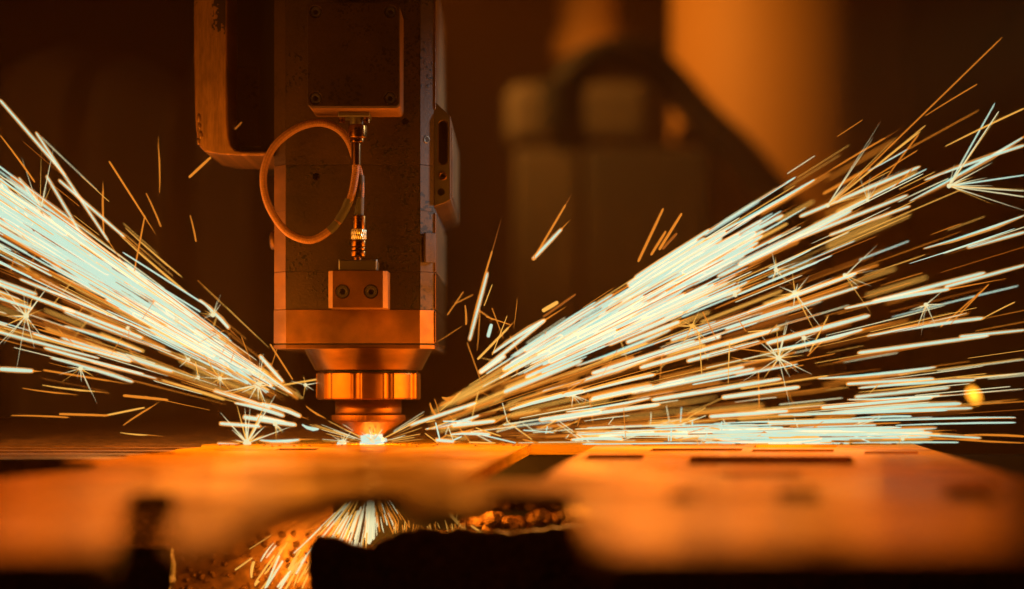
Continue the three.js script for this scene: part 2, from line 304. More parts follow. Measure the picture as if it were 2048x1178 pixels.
{ // a worn slat just in front of the cut, burnt through: it stands dark against the light
  const z = 0.19, px = (a, b) => [X(a, z), Y(b, z)], j = () => R(-2.5, 2.5);
  const top = [[-900, 1092], [120, 1090], [240, 1096], [330, 1092], [343, 1100], [346, 1140], [342, 1190], [352, 1240], [612, 1240], [624, 1180], [618, 1130], [622, 1090], [634, 1070], [660, 1074], [690, 1080], [712, 1090], [734, 1096], [752, 1090], [764, 1080], [790, 1070], [806, 1062], [850, 1058], [880, 1064], [930, 1060], [980, 1063], [1030, 1066], [1080, 1060], [1130, 1052], [1260, 1050], [1700, 1046], [2900, 1046]];
  const pts = [[X(-900, z), -0.16]];
  for (let i = 0; i < top.length - 1; i++) for (let q = 0; q < 4; q++) { const t = q / 4; pts.push(px(top[i][0] + (top[i + 1][0] - top[i][0]) * t + (q ? j() : 0), top[i][1] + (top[i + 1][1] - top[i][1]) * t + (q ? j() : 0))); }
  pts.push(px(2900, 1046), [X(2900, z), -0.16]);
  const t = thing('worn_slat', 'burnt-through dark slat with a wide notch below the cut', 'slat');
  mesh('blade', planarUV(slab(pts, z - 0.003, z + 0.003), 0.12), M.slat, t);
  const lumps = [];
  for (let i = 0; i < 40; i++) { const a = R(830, 1150), zz = R(z - 0.010, z - 0.002); lumps.push([at(a, 1068 + R(2, 14), zz), R(0.001, 0.0025), i]); }
  beads('slag_crust', lumps, M.slag, t);
}
{ // slat behind the cut, its face lit by the sparks below the sheet and covered with beads of slag
  const z = -0.05, t = thing('lit_slat', 'orange lit slat face covered with slag beads below the sheet', 'slat');
  mesh('blade', planarUV(slab([[X(120, z), -0.2], [X(120, z), -0.0065], [X(660, z), -0.0065], [X(668, z), Y(1040, z)], [X(700, z), Y(1060, z)], [X(690, z), -0.2]], z - 0.003, z + 0.003), 0.12), M.slat, t);
  const l = [];
  for (let i = 0; i < 150; i++) { const a = 345 + 275 * rnd(), b = 1195 - 130 * Math.pow(rnd(), 1.6); l.push([at(a, b, z + 0.0035), 0.0005 + 0.0015 * rnd() ** 2, i]); }
  const d = beads('slag_bead', l, M.slag, t); d.userData.kind = 'stuff';
}
{ // heaped slag on the stub of a third slat
  const z = -0.03, t = thing('slag_heap', 'crusty heaps of slag glowing orange under the sheet', 'slag');
  const heap = (name, list, n, s) => { const l = []; for (let i = 0; i < n; i++) { const [a, b, w, h] = list[i % list.length]; l.push([at(a + gauss() * w * 0.55, b + Math.abs(gauss()) * h * 0.8, z + s + R(-0.014, 0.014)), R(0.0016, 0.0042), i]); } return beads(name, l, M.slag, t); };
  heap('crust', [[1000, 1000, 30, 14], [1045, 990, 36, 18], [1075, 996, 28, 20], [1110, 996, 36, 24]], 130, -0.02);
  heap('crust', [[945, 1044, 40, 14], [985, 1036, 36, 16], [1030, 1044, 30, 14], [1085, 1030, 36, 18], [1130, 1030, 40, 20]], 150, 0.012);
  mesh('stub', planarUV(slab([[X(860, z), -0.16], [X(870, z), Y(1064, z)], [X(960, z), Y(1050, z)], [X(1040, z), Y(1036, z)], [X(1250, z), Y(1030, z)], [X(1250, z), -0.16]], z - 0.004, z + 0.004), 0.12), M.slat, t);
}

// ------------------------------------------------------------------ the laser head
const ZF = 0.03;                                                 // front of the housing
const head = thing('laser_head', 'dark sooty laser cutting head with cable loop and conical nozzle over the sheet', 'cutting head');
function plan(grow = 0, zb = -0.135) {
  const l = X(572, ZF), r = X(840, ZF), c = 0.0063;
  return [[l, ZF + grow], [r, ZF + grow], [r + c + grow, ZF - c], [r + c + grow, zb], [l - c - grow, zb], [l - c - grow, ZF - c]];
}
{
  const y = p => Y(p, ZF), ev = new Evaluator(); ev.useGroups = false; ev.attributes = ['position', 'normal', 'uv'];
  function housing(name, p0, p1, grow, mat, bores = [], size = 0.09) {
    let g = prism(plan(grow), y(p1), y(p0), 0.00018);
    if (bores.length) {
      let a = new Brush(g); a.updateMatrixWorld();
      for (const [bx, by, br] of bores) { const c = new Brush(new THREE.CylinderGeometry(br * 0.97 / F, br * 0.97 / F, 0.03, 24)); c.rotation.x = Math.PI / 2; c.position.set(X(bx, ZF), Y(by, ZF), ZF); c.updateMatrixWorld(); a = ev.evaluate(a, c, SUBTRACTION); }
      g = a.geometry;
    }
    return mesh(name, planarUV(g, size), mat, head);
  }
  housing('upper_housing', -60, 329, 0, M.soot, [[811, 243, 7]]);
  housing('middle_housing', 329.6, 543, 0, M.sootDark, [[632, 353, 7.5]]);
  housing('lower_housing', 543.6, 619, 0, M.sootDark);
  housing('base_housing', 619.4, 686.5, 0.0004, M.base, [], 0.12);
  mesh('gasket', prism(plan(-0.0008), y(690), y(686.3)), M.socket, head);
  housing('base_plate', 689.4, 697.5, 0.0005, M.edge, [], 0.12);
  // pale corner strips
  for (const [s, a] of [[-1, 572], [1, 840]]) {
    const x = X(a, ZF), c = 0.0063, n = new THREE.Vector3(s, 0, 1).normalize();
    for (const [p0, p1] of [[-60, 328.6], [330, 420.6], [421.6, 542.8], [544, 618.6]]) {
      const h = y(p0) - y(p1), g = new THREE.BoxGeometry(c * Math.SQRT2 - 0.0001, h, 0.0003); g.rotateY(s * Math.PI / 4); g.translate(x + s * c / 2 + n.x * 0.0001, (y(p0) + y(p1)) / 2, ZF - c / 2 + n.z * 0.0001);
      mesh('corner_strip', planarUV(g, 0.12), p0 < 0 ? M.soot : s > 0 ? M.lid : M.base, head);
    }
  }
  // bare side plates of the right flank
  const xr = X(840, ZF) + 0.0063;
  for (const [p0, p1, m] of [[-60, 215, M.label], [424, 542, M.label], [545, 617, M.steel], [621, 685, M.steel]]) { const o = mesh('side_plate', planarUV(new RoundedBoxGeometry(0.0012, y(p0) - y(p1), 0.152, 2, 0.0004), 0.12), m, head); o.position.set(xr + 0.0005, (y(p0) + y(p1)) / 2, -0.052); }
  // access door on the right corner
  const dr = mesh('access_door', new RoundedBoxGeometry(0.0072, y(465) - y(525), 0.0016, 2, 0.0004), M.lid, head); dr.rotation.y = Math.PI / 4; dr.position.set(X(840, ZF) + 0.0046, (y(465) + y(525)) / 2, ZF - 0.0024);
  const kn = mesh('side_knob', lathe([[0, 0], [0.0045, 0], [0.0048, 0.0006], [0.0046, 0.0022], [0.003, 0.003], [0, 0.0031]], 24), M.edge, head); kn.rotation.z = Math.PI / 2; kn.position.set(X(572, ZF) - 0.0063, y(477), ZF - 0.0125);
  // mounting plate behind the upper part
  mesh('mounting_plate', slab([[X(463, 0), Y(-70, 0)], [X(463, 0), Y(282, 0)], [X(480, 0), Y(300, 0)], [X(700, 0), Y(300, 0)], [X(700, 0), Y(-70, 0)]], -0.14, -0.005, 0.001), M.black, head);
}
function socketScrew(x, y, z, r, depth, parent) {
  const s = new THREE.Shape(); s.absarc(0, 0, r, 0, Math.PI * 2); s.holes.push(hexPath(0, 0, r * 0.52));
  const o = mesh('socket_screw', slab(s, -depth, 0, r * 0.08), M.bolt, parent); o.position.set(x, y, z);
  const f = mesh('socket', new THREE.CylinderGeometry(r * 0.6, r * 0.6, 0.0004, 12), M.socket, o); f.rotation.x = Math.PI / 2; f.position.z = -depth * 0.75;
  return o;
}
{ // junction box with lid and four screws
  const z0 = ZF, z1 = ZF + 0.036, s = (1 - z1) / F, x0 = X(614, z1), x1 = X(799, z1), y0 = Y(213.5, z1), y1 = Y(4, z1), r = 9 * s;
  const box = mesh('junction_box', planarUV(slab(roundRect(x0, y0, x1, y1, r), z0, z1 - 0.0062, 0.0003), 0.12), M.boxMetal, head);
  const c = [[631, 23], [781, 23], [631, 196], [780, 196]].map(([a, b]) => [X(a, z1), Y(b, z1)]);
  mesh('lid', planarUV(slab(roundRect(x0 + 0.0001, y0 + 0.0001, x1 - 0.0001, y1 - 0.0001, r), z1 - 0.006, z1, 0.0003, c.map(([a, b]) => circlePath(a, b, 12.6 * s))), 0.09), M.lid, box);
  for (const [a, b] of c) socketScrew(a, b, z1 - 0.0008, 10.6 * s, 0.004, box);
  const g = mesh('gland_plate', new RoundedBoxGeometry(0.015, 0.0022, 0.016, 2, 0.0005), M.bolt, box); g.position.set(X(710, ZF + 0.012), y0 - 0.0012, ZF + 0.012);
  for (const q of [-1, 1]) { const n = mesh('gland_nut', new THREE.CylinderGeometry(0.0016, 0.0016, 0.003, 6), M.brass, box); n.position.set(X(710, ZF + 0.012) + q * 0.0058, y0 - 0.0035, ZF + 0.016); }
}
const ZC = ZF + 0.014;                                            // the plane of the cable
{ // upper plug, cable loop, lower plug
  const cyl = (name, px, p0, p1, rpx, mat, seg = 28, parent = head, z = ZC) => { const r = rpx * (1 - z) / F, h = Y(p0, z) - Y(p1, z), b = Math.min(r, h) * 0.12; const o = mesh(name, lathe([[0, 0], [r - b, 0], [r, b], [r, h - b], [r - b, h], [0, h]], seg), mat, parent); o.position.set(X(px, z), Y(p1, z), z); return o; };
  cyl('plug_shank', 713, 232, 252, 13, M.bolt);
  const nut = cyl('hex_nut', 715, 250, 277, 19.5, M.brass, 6); nut.rotation.y = 0.35;
  cyl('plug_collar', 714, 276.5, 285.5, 14, M.brass);
  cyl('ferrule', 712.5, 285, 331, 9.6, M.steel, 6).rotation.y = 0.5;
  const c = [[712, 322, 0], [710.5, 350, 0], [703, 390, 0.0015], [686, 428, 0.002], [660, 460, 0.003], [622, 480, 0.004], [580, 468, 0.004], [548, 432, 0.004], [529, 385, 0.003], [528, 340, 0.002], [545, 298, 0.0005], [575, 268, -0.001], [610, 250, -0.003], [645, 246, -0.005], [676, 258, -0.006], [696, 280, -0.006], [708, 310, -0.005], [718, 345, -0.003], [721, 375, -0.001], [720, 405, 0]].map(([a, b, dz]) => at(a, b, ZC + dz));
  const g = tube(c, 7.6 * 0.955 / F, 220, 14), uv = g.attributes.uv; for (let i = 0; i < uv.count; i++) uv.setXY(i, uv.getX(i) * 46, uv.getY(i));
  const cable = mesh('cable', g, M.cable, head);
  mesh('shrink_sleeve', tube([at(698, 400, ZC + 0.0016), at(690, 420, ZC + 0.002), at(676, 443, ZC + 0.0026)], 9.6 * 0.955 / F, 14, 6), M.sleeve, cable);
  mesh('shrink_sleeve', tube([at(674, 446, ZC + 0.0026), at(666, 455, ZC + 0.0028), at(658, 462, ZC + 0.003)], 9.2 * 0.955 / F, 10, 6), M.sleeve, cable);
  mesh('boot', tube([at(720, 352, ZC - 0.002), at(720.5, 375, ZC - 0.001), at(719.5, 396, ZC)], 8.4 * 0.955 / F, 14, 6), M.sleeve, cable);
  mesh('boot', tube([at(719, 396, ZC), at(718.5, 415, ZC), at(718, 434, ZC)], 10.2 * 0.955 / F, 10, 6), M.sleeve, cable);
  const plug = cyl('plug_body', 718, 431, 459, 13.6, M.brass);
  const kn = cyl('knurled_ring', 717.5, 458.5, 480, 15.4, M.knurl, 40); { const u = kn.geometry.attributes.uv; for (let i = 0; i < u.count; i++) u.setXY(i, u.getX(i) * 18, u.getY(i) * 5); }
  cyl('plug_ring', 717, 480.6, 494, 15.2, M.brass); cyl('plug_ring', 716.5, 494.6, 501, 14.8, M.brass); cyl('plug_ring', 716.5, 501.8, 514, 15.4, M.brass);
  cyl('plug_stem', 715, 513.5, 532, 7.5, M.copper);
  const bp = mesh('socket_plate', new RoundedBoxGeometry(76 * 0.956 / F, 0.0052, 0.02, 2, 0.0008), M.bolt, head); bp.position.set(X(717, ZC), Y(532, ZC), ZF + 0.01);
  for (const q of [684, 748]) cyl('socket_nut', q, 519, 527, 8, M.bolt, 6);
}
{ // clamp block with two screws
  const z1 = ZF + 0.021, s = (1 - z1) / F, x0 = X(656, z1), x1 = X(775, z1), c = 0.0022, pl = [[x0, ZF], [x1, ZF], [x1, z1 - c], [x1 - c, z1], [x0 + c, z1], [x0, z1 - c]];
  const ev = new Evaluator(); ev.useGroups = false;
  let a = new Brush(prism(pl.reverse(), Y(616, z1), Y(541, z1), 0.0003)); a.updateMatrixWorld();
  const holes = [[685, 583], [742, 583]].map(([p, q]) => [X(p, z1), Y(q, z1)]);
  for (const [p, q] of holes) { const b = new Brush(new THREE.CylinderGeometry(14.6 * s, 14.6 * s, 0.006, 32)); b.rotation.x = Math.PI / 2; b.position.set(p, q, z1); b.updateMatrixWorld(); a = ev.evaluate(a, b, SUBTRACTION); }
  const block = mesh('clamp_block', planarUV(a.geometry, 0.12), M.boxMetal, head);
  for (const [p, q] of holes) socketScrew(p, q, z1 - 0.0004, 13 * s, 0.0026, block);
}
{ // black handle block on the right flank
  const z1 = 0.022, px = (a, b) => [X(a, z1), Y(b, z1)], s = (1 - z1) / F;
  const sh = new THREE.Shape([[866, 204], [870, 203], [901, 233], [901, 399], [893, 404], [868, 413]].map(([a, b]) => new THREE.Vector2(...px(a, b))));
  const slot = new THREE.Path(); { const [cx, ya] = px(886, 250), [, yb] = px(886, 320), r = 9 * s; slot.absarc(cx, ya, r, 0, Math.PI, false); slot.absarc(cx, yb, r, Math.PI, 2 * Math.PI, false); slot.closePath(); }
  const o = mesh('handle_block', planarUV(slab(sh, z1 - 0.155, z1, 0.0004, [slot, circlePath(...px(885.5, 352), 6 * s), circlePath(...px(882, 384), 9 * s)]), 0.12), [M.bolt, M.label], head);
  const ring = mesh('bushing', new THREE.TorusGeometry(7 * s, 1.4 * s, 10, 28), M.brass, o); ring.position.set(...px(885.5, 352), z1 + 0.0002);
  const strip = mesh('name_strip', new RoundedBoxGeometry(0.0006, Y(250, 0) - Y(388, 0), 0.12, 1, 0.0002), M.label, o); strip.position.set(px(901, 0)[0] + 0.0002, Y(318, z1), z1 - 0.075);
  const b2 = mesh('bushing', new THREE.TorusGeometry(6.4 * s, 1.6 * s, 10, 28), M.bolt, head); b2.rotation.y = Math.PI / 4; b2.position.set(X(853, 0.027), Y(279, 0.027), 0.0272);
  const b3 = mesh('bushing_bore', new THREE.CylinderGeometry(5.6 * s, 5.6 * s, 0.0008, 20), M.socket, head); b3.rotation.set(Math.PI / 2, 0, -Math.PI / 4); b3.position.copy(b2.position);
}
{ // adapter, fluted ring nut, ceramic and nozzle on one axis
  const xa = X(737, 0), n = (px) => px / F;
  const on = (name, g, m) => { const o = mesh(name, g, m, head); o.position.set(xa, 0, 0); return o; };
  on('adapter', lathe([[0.001, Y(697.3)], [n(128), Y(697.3)], [n(128), Y(699)], [n(107), Y(739)], [n(104), Y(741)], [0.001, Y(741)]], 64), M.steel);
  on('seal_ring', lathe([[0.001, Y(740.5)], [n(96), Y(740.5)], [n(96), Y(746)], [0.001, Y(746)]], 48), M.socket);
  { // fluted nut: scalloped outline
    const s = new THREE.Shape(), N = 240; for (let i = 0; i <= N; i++) { const t = i / N * Math.PI * 2, f = Math.abs(((t * 10 / (Math.PI * 2) + 0.28) % 1) - 0.5), r = n(104) - 0.0021 * (f < 0.16 ? Math.sqrt(1 - (f / 0.16) ** 2) : 0); s[i ? 'lineTo' : 'moveTo'](r * Math.cos(t), r * Math.sin(t)); }
    const h = Y(745) - Y(799), g = new THREE.ExtrudeGeometry(s, { depth: h - 0.002, bevelEnabled: true, bevelSize: 0.001, bevelThickness: 0.001, bevelOffset: -0.001, bevelSegments: 3 }); g.rotateX(-Math.PI / 2); g.translate(0, Y(799) + 0.001, 0);
    on('ring_nut', g, M.brass);
  }
  on('ceramic_ring', lathe([[0.001, Y(798.5)], [n(66), Y(798.5)], [n(66), Y(824)], [n(64), Y(829.5)], [0.001, Y(829.5)]], 64), M.copper);
  { const g = lathe([[0.001, Y(829)], [n(71), Y(829)], [n(73.5), Y(830)], [n(73.5), Y(840)], [n(71), Y(841)], [0.001, Y(841)]], 120), u = g.attributes.uv; for (let i = 0; i < u.count; i++) u.setXY(i, u.getX(i) * 110, 0.5); 
    const p = g.attributes.position, seg = 120; for (let i = 0; i < p.count; i++) { const y0 = p.getY(i), r = Math.hypot(p.getX(i), p.getZ(i)); if (r > n(73)) { const k = Math.floor(i / 6) % 2 ? 0.985 : 1; p.setX(i, p.getX(i) * k); p.setZ(i, p.getZ(i) * k); } } g.computeVertexNormals();
    on('knurled_rim', g, M.copper); }
  on('nozzle', lathe([[0.001, Y(840)], [n(70), Y(840)], [n(69), Y(843)], [n(20), Y(874)], [n(13), Y(880)], [n(5), Y(880.5)], [n(4), Y(876)], [0.0004, Y(876)]], 64), M.copper);
}
// ------------------------------------------------------------------ bent guard bracket left of the head
{
  const z1 = 0.03, V = ([a, b]) => [X(a, z1), Y(b, z1)];
  const outer = [[387, -70], [387, 120], [389, 200], [391, 255], [394, 276], [399, 293], [408, 303], [440, 309], [480, 311], [545, 311]];
  const inner = [[545, 303], [486, 303], [470, 300], [461, 290], [457, 272], [455, 240], [454, 180], [454, -70]];
  const t = thing('guard_bracket', 'scuffed bent metal bracket with flaking dark paint beside the head', 'bracket');
  const g = slab([...outer, ...inner].map(V).reverse(), z1 - 0.062, z1, 0.0008), p = g.attributes.position, nn = g.attributes.normal, uv = g.attributes.uv;
  for (let i = 0; i < p.count; i++) { // gentle dents along the outer edge
    const e = fbm(Math.abs(p.getY(i) * 7 % 1), Math.abs(p.getZ(i) * 7 % 1), 9, 12, 2) - 0.5; p.setX(i, p.getX(i) + e * 0.0005);
    uv.setXY(i, (p.getX(i) - X(387, z1)) / 0.0165, (p.getY(i) - Y(311, z1)) / (Y(-5, z1) - Y(311, z1)));
  }
  const b = mesh('bent_bar', g, [M.bracket, M.boxMetal], t);
  for (const [a, q, r] of [[398, 236, 5], [399, 252, 4], [402, 270, 4.5], [397, 283, 4]]) { const c = mesh('chipped_edge', beadGeos[1], M.slag, b); c.scale.set(r * 0.0002, r * 0.00042, 0.0006); c.position.set(X(a, z1), Y(q, z1), z1); }
  const lip = mesh('wear_pad', planarUV(slab([[X(470, -0.03), Y(305, -0.03)], [X(534, -0.03), Y(305, -0.03)], [X(531, -0.03), Y(272, -0.03)], [X(532, -0.03), Y(150, -0.03)], [X(470, -0.03), Y(150, -0.03)]].reverse(), -0.06, -0.004, 0.0008), 0.12), M.lid, t);
}
// ------------------------------------------------------------------ sparks
// one slim rounded body, 1 long on x and of radius 1, in three bends
const sparkGeos = [[0.62, 0.92, 1, 0.97, 0.8, 0.55, 0], [0.3, 0.5, 0.8, 1, 0.86, 0.6, 0.7], [0.2, 0.35, 0.7, 0.95, 0.5, 0.28, -1]].map(p => {
  const rings = [[0, 0.05], [0.006, p[0]], [0.03, p[1]], [0.3, p[2]], [0.7, p[3]], [0.955, p[4]], [0.985, p[5]], [1, 0.05]], S = 6, pos = [], idx = [];
  rings.forEach(([x, r]) => { for (let k = 0; k < S; k++) { const t = k / S * Math.PI * 2; pos.push(x, r * Math.cos(t) + p[6] * 4 * x * (1 - x), r * Math.sin(t)); } });
  for (let i = 0; i < rings.length - 1; i++) for (let k = 0; k < S; k++) { const a = i * S + k, b = i * S + (k + 1) % S; idx.push(a, b, a + S, b, b + S, a + S); }
  const g = new THREE.BufferGeometry(); g.setAttribute('position', new THREE.Float32BufferAttribute(pos, 3)); g.setIndex(idx); g.computeVertexNormals();
  return g;
});
const rayGeo = (() => { const g = sparkGeos[0].clone(), p = g.attributes.position; for (let i = 0; i < p.count; i++) { const x = p.getX(i), f = Math.max(0.06, 1 - x * 0.92); p.setY(i, p.getY(i) * f); p.setZ(i, p.getZ(i) * f); } return g; })();
const up = new THREE.Vector3(1, 0, 0);
function place(o, a, b, r) { const d = b.clone().sub(a), L = d.length(); o.position.copy(a); o.quaternion.setFromUnitVectors(up, d.normalize()); o.scale.set(L, r, r); }
const fine = { white: [], mint: [], yellow: [], orange: [], dull: [] };
let singles = 0;
const KIND = {
  left: ['white-hot spark streak flying over the bare slats', 'sparks of the plume over the slats'],
  right: ['white-hot spark streak flying from the nozzle toward the sheet corner', 'sparks of the plume over the sheet'],
  below: ['bright spark streak shooting down beneath the steel sheet', 'sparks beneath the sheet'],
  stray: ['white-hot spark streak drifting alone clear of the plumes', 'stray sparks'],
};
function spark(kind, temp, ax, ay, bx, by, w, z = 0, dz = 0) {
  const a = at(ax, ay, z), b = at(bx, by, z + dz), r = w * 0.44 / F, form = sparkGeos[rnd() < 0.6 ? 0 : rnd() < 0.6 ? 1 : 2];
  if (singles < 300 && w >= 3.2 && Math.hypot(ax - bx, ay - by) > 36) {
    singles++;
    const m = mesh('glowing_spark', form, temp === 'white' ? HOT.core : HOT[temp], scene); m.castShadow = false; place(m, a, b, r);
    if (temp === 'white') { const L = a.distanceTo(b), e = 2.5 / F, f = mesh('halo', form, halo, m); f.castShadow = false; f.scale.set(1 + 2 * e / L, 1 + e / r, 1 + e / r); f.position.x = -e / L; }  // shell paints a glow fringe round the core
    if (rnd() < 0.4) { const L = a.distanceTo(b), q = mesh('tail', rayGeo, HOT[rnd() < 0.5 ? 'orange' : 'dull'], m); q.castShadow = false; q.scale.set(R(0.2, 0.6), 0.55, 0.55); q.position.x = 0.97; }
    tag(m, temp === 'white' ? KIND[kind][0] : KIND[kind][0].replace('white-hot', 'orange').replace('bright', 'orange'), 'spark', KIND[kind][1] + (temp === 'white' ? '' : ', cooled to orange'));
  } else fine[temp === 'white' && kind !== 'below' && w > 2.6 ? 'mint' : temp].push([a, b, r, form]);
}
function plume(kind, n, O, sgn, a0, a1, r0, r1, l0, l1, w0, w1, { flat = 0, white = 0.62, zs = 0.03, pw = 1, rp = 1, behind = 0 } = {}) {
  for (let i = 0; i < n; i++) {
    const t = (a0 + (a1 - a0) * Math.pow(rnd(), pw)) * Math.PI / 180, ra = r0 + (r1 - r0) * Math.pow(rnd(), rp), L = R(l0, l1), t2 = t - flat * t + 0.01 * gauss();
    const ax = O[0] + sgn * ra * Math.cos(t), ay = O[1] - ra * Math.sin(t), q = rnd();
    const temp = q < white ? 'white' : q < white + (1 - white) * 0.35 ? 'yellow' : q < white + (1 - white) * 0.8 ? 'orange' : 'dull';
    const w = temp === 'white' ? R(w0, w1) : R(w0, w1) * 0.6;
    spark(kind, temp, ax, ay, ax + sgn * L * Math.cos(t2), ay - L * Math.sin(t2), w, behind ? -R(0.03, behind) : gauss() * zs + 0.005, R(-0.012, 0.012));
  }
}
const O = [745, 890];
// single streaks read off one by one: [kind, heat, from, to, width]
const streaks = [
  ['left', 'white', 0, 200, 130, 350, 4.2], ['left', 'white', 72, 265, 218, 484, 3.6], ['left', 'white', 93, 352, 180, 498, 3.8], ['left', 'white', 0, 357, 60, 450, 8], ['left', 'white', 38, 356, 80, 420, 6],
  ['left', 'white', 118, 360, 250, 475, 4], ['left', 'orange', 0, 270, 70, 365, 4], ['left', 'orange', 20, 352, 150, 450, 5], ['left', 'yellow', 240, 470, 380, 590, 5], ['left', 'yellow', 250, 455, 365, 555, 3.6],
  ['left', 'white', 0, 738, 66, 742, 8], ['left', 'white', 102, 716, 266, 764, 6], ['left', 'orange', 86, 740, 220, 762, 4], ['left', 'yellow', 84, 770, 192, 783, 4], ['left', 'orange', 44, 776, 140, 788, 3.4],
  ['left', 'orange', 246, 791, 337, 800, 6], ['left', 'yellow', 206, 832, 290, 815, 4], ['left', 'orange', 118, 828, 218, 831, 5], ['left', 'orange', 22, 831, 138, 835, 3.4], ['left', 'orange', 246, 851, 303, 814, 3.6],
  ['left', 'yellow', 240, 865, 297, 870, 3.3], ['left', 'white', 428, 781, 540, 816, 6.5], ['left', 'white', 470, 806, 568, 832, 7], ['left', 'white', 523, 807, 601, 833, 7], ['left', 'white', 487, 834, 592, 850, 8], ['left', 'white', 515, 832, 570, 845, 6],
  ['left', 'white', 604, 849, 638, 858, 9], ['left', 'white', 440, 847, 521, 853, 6], ['left', 'white', 520, 880, 600, 879, 7], ['left', 'white', 436, 888, 480, 890, 5], ['left', 'orange', 208, 470, 206, 380, 4], ['left', 'orange', 218, 322, 294, 441, 4],
  ['left', 'white', 400, 600, 458, 657, 6], ['left', 'white', 520, 712, 566, 764, 6], ['left', 'orange', 612, 812, 646, 834, 4.4], ['left', 'orange', 540, 688, 586, 760, 3.3], ['left', 'yellow', 566, 770, 700, 748, 3.6],
  ['stray', 'orange', 378, 355, 422, 314, 6], ['stray', 'dull', 458, 270, 484, 244, 4], ['stray', 'orange', 319, 386, 317, 296, 3.3], ['stray', 'orange', 380, 430, 392, 484, 3.3], ['stray', 'orange', 292, 386, 322, 454, 3.4], ['stray', 'orange', 268, 545, 290, 430, 3.3],
  ['stray', 'orange', 1066, 520, 1132, 408, 4.6], ['stray', 'white', 1066, 518, 1123, 458, 5.4], ['stray', 'orange', 940, 660, 985, 500, 4], ['stray', 'white', 939, 680, 975, 545, 4.6], ['stray', 'white', 976, 674, 983, 648, 8], ['stray', 'yellow', 955, 719, 1018, 654, 5],
  ['stray', 'orange', 930, 610, 932, 650, 4], ['stray', 'orange', 1276, 524, 1327, 416, 6], ['stray', 'orange', 1318, 500, 1364, 426, 6], ['stray', 'orange', 1302, 510, 1332, 462, 6], ['stray', 'dull', 1325, 498, 1354, 466, 6], ['stray', 'dull', 1086, 634, 1152, 588, 5], ['stray', 'yellow', 1085, 622, 1116, 604, 9],
  ['stray', 'orange', 884, 795, 914, 792, 12], ['stray', 'orange', 860, 805, 872, 830, 6], ['stray', 'orange', 880, 812, 922, 784, 3.6],
  ['right', 'white', 960, 744, 1090, 640, 6], ['right', 'white', 986, 706, 1090, 640, 7], ['right', 'white', 1412, 478, 1634, 356, 6], ['right', 'white', 1600, 433, 1840, 333, 5.5], ['right', 'white', 1820, 402, 2050, 272, 6], ['right', 'white', 1850, 360, 2050, 290, 5], ['right', 'white', 1580, 483, 1815, 390, 5], ['right', 'white', 1660, 470, 1820, 412, 4],
  ['right', 'orange', 1638, 355, 1772, 275, 3.4], ['right', 'white', 1848, 497, 2050, 430, 5], ['right', 'white', 1935, 495, 2050, 464, 5], ['right', 'white', 1890, 574, 2050, 530, 5], ['right', 'yellow', 1890, 293, 2050, 216, 3.6], ['right', 'white', 1745, 604, 1970, 545, 6.5], ['right', 'white', 1690, 617, 1900, 578, 6.5],
  ['right', 'white', 1716, 706, 1978, 671, 6], ['right', 'white', 1734, 672, 1968, 636, 6], ['right', 'white', 1636, 757, 1872, 734, 6.5], ['right', 'white', 1718, 776, 1950, 760, 6], ['right', 'white', 1694, 768, 1868, 757, 5], ['right', 'white', 1692, 824, 1945, 816, 5], ['right', 'yellow', 1912, 755, 2050, 746, 4.6],
  ['right', 'white', 1920, 673, 2050, 660, 4], ['right', 'orange', 1780, 380, 1826, 336, 3.6], ['right', 'white', 1696, 799, 1884, 790, 5.5], ['right', 'white', 1650, 868, 1850, 862, 5], ['right', 'orange', 1928, 870, 2050, 873, 5], ['right', 'orange', 1830, 872, 2050, 886, 4], ['right', 'white', 1736, 866, 1962, 876, 3.6],
  ['right', 'white', 1640, 877, 1860, 874, 4.5], ['right', 'white', 820, 850, 952, 806, 6], ['right', 'white', 852, 858, 960, 830, 7], ['right', 'white', 905, 851, 990, 842, 7], ['right', 'white', 902, 869, 980, 869, 6], ['right', 'white', 872, 880, 908, 883, 6], ['right', 'white', 960, 745, 1010, 712, 8],
  ['right', 'yellow', 880, 822, 922, 782, 3.4],
  ['right', 'orange', 1668, 402, 2005, 74, 2.6], ['right', 'orange', 1850, 232, 1955, 168, 2.2], ['right', 'yellow', 1664, 404, 1852, 250, 2.6], ['right', 'yellow', 1662, 406, 1842, 262, 2.4], ['right', 'orange', 1662, 408, 1836, 300, 2.4], ['right', 'orange', 1770, 360, 1838, 268, 3],
  ['right', 'white', 1898, 370, 1990, 206, 3], ['right', 'white', 1900, 368, 1998, 222, 2.6], ['right', 'white', 1900, 372, 2050, 350, 3], ['right', 'white', 1900, 373, 2050, 382, 2.6], ['right', 'white', 1900, 373, 2050, 394, 2.4], ['right', 'yellow', 1960, 640, 2030, 604, 2.4], ['right', 'orange', 1900, 650, 1978, 568, 3], ['right', 'orange', 1880, 655, 1965, 580, 2.6],
];
for (const [k, t, a, b, c, d, w] of streaks) spark(k, t, a, b, c, d, w, 0.004 + 0.012 * gauss(), 0.006 * gauss());
// bundles of each plume
plume('left', 34, O, -1, 27.5, 36, 300, 860, 130, 330, 5, 8.5, { white: 0.88 });
plume('left', 18, O, -1, 28, 35, 160, 420, 90, 260, 4.5, 7.5, { white: 0.85 });
plume('left', 18, O, -1, 17, 27, 420, 780, 110, 240, 4.5, 7, { white: 0.74, flat: 0.16 });
plume('right', 34, O, 1, 25, 32.5, 300, 720, 120, 260, 6, 9.5, { white: 0.93, pw: 0.8 });
plume('right', 30, O, 1, 14, 28, 230, 900, 110, 300, 5, 8, { white: 0.85 });
plume('right', 18, O, 1, 4, 14, 320, 980, 110, 270, 5, 8, { white: 0.82 });
plume('right', 20, O, 1, 0.6, 3.2, 380, 840, 100, 260, 5, 9, { white: 0.9, flat: 0.5, zs: 0.035 });
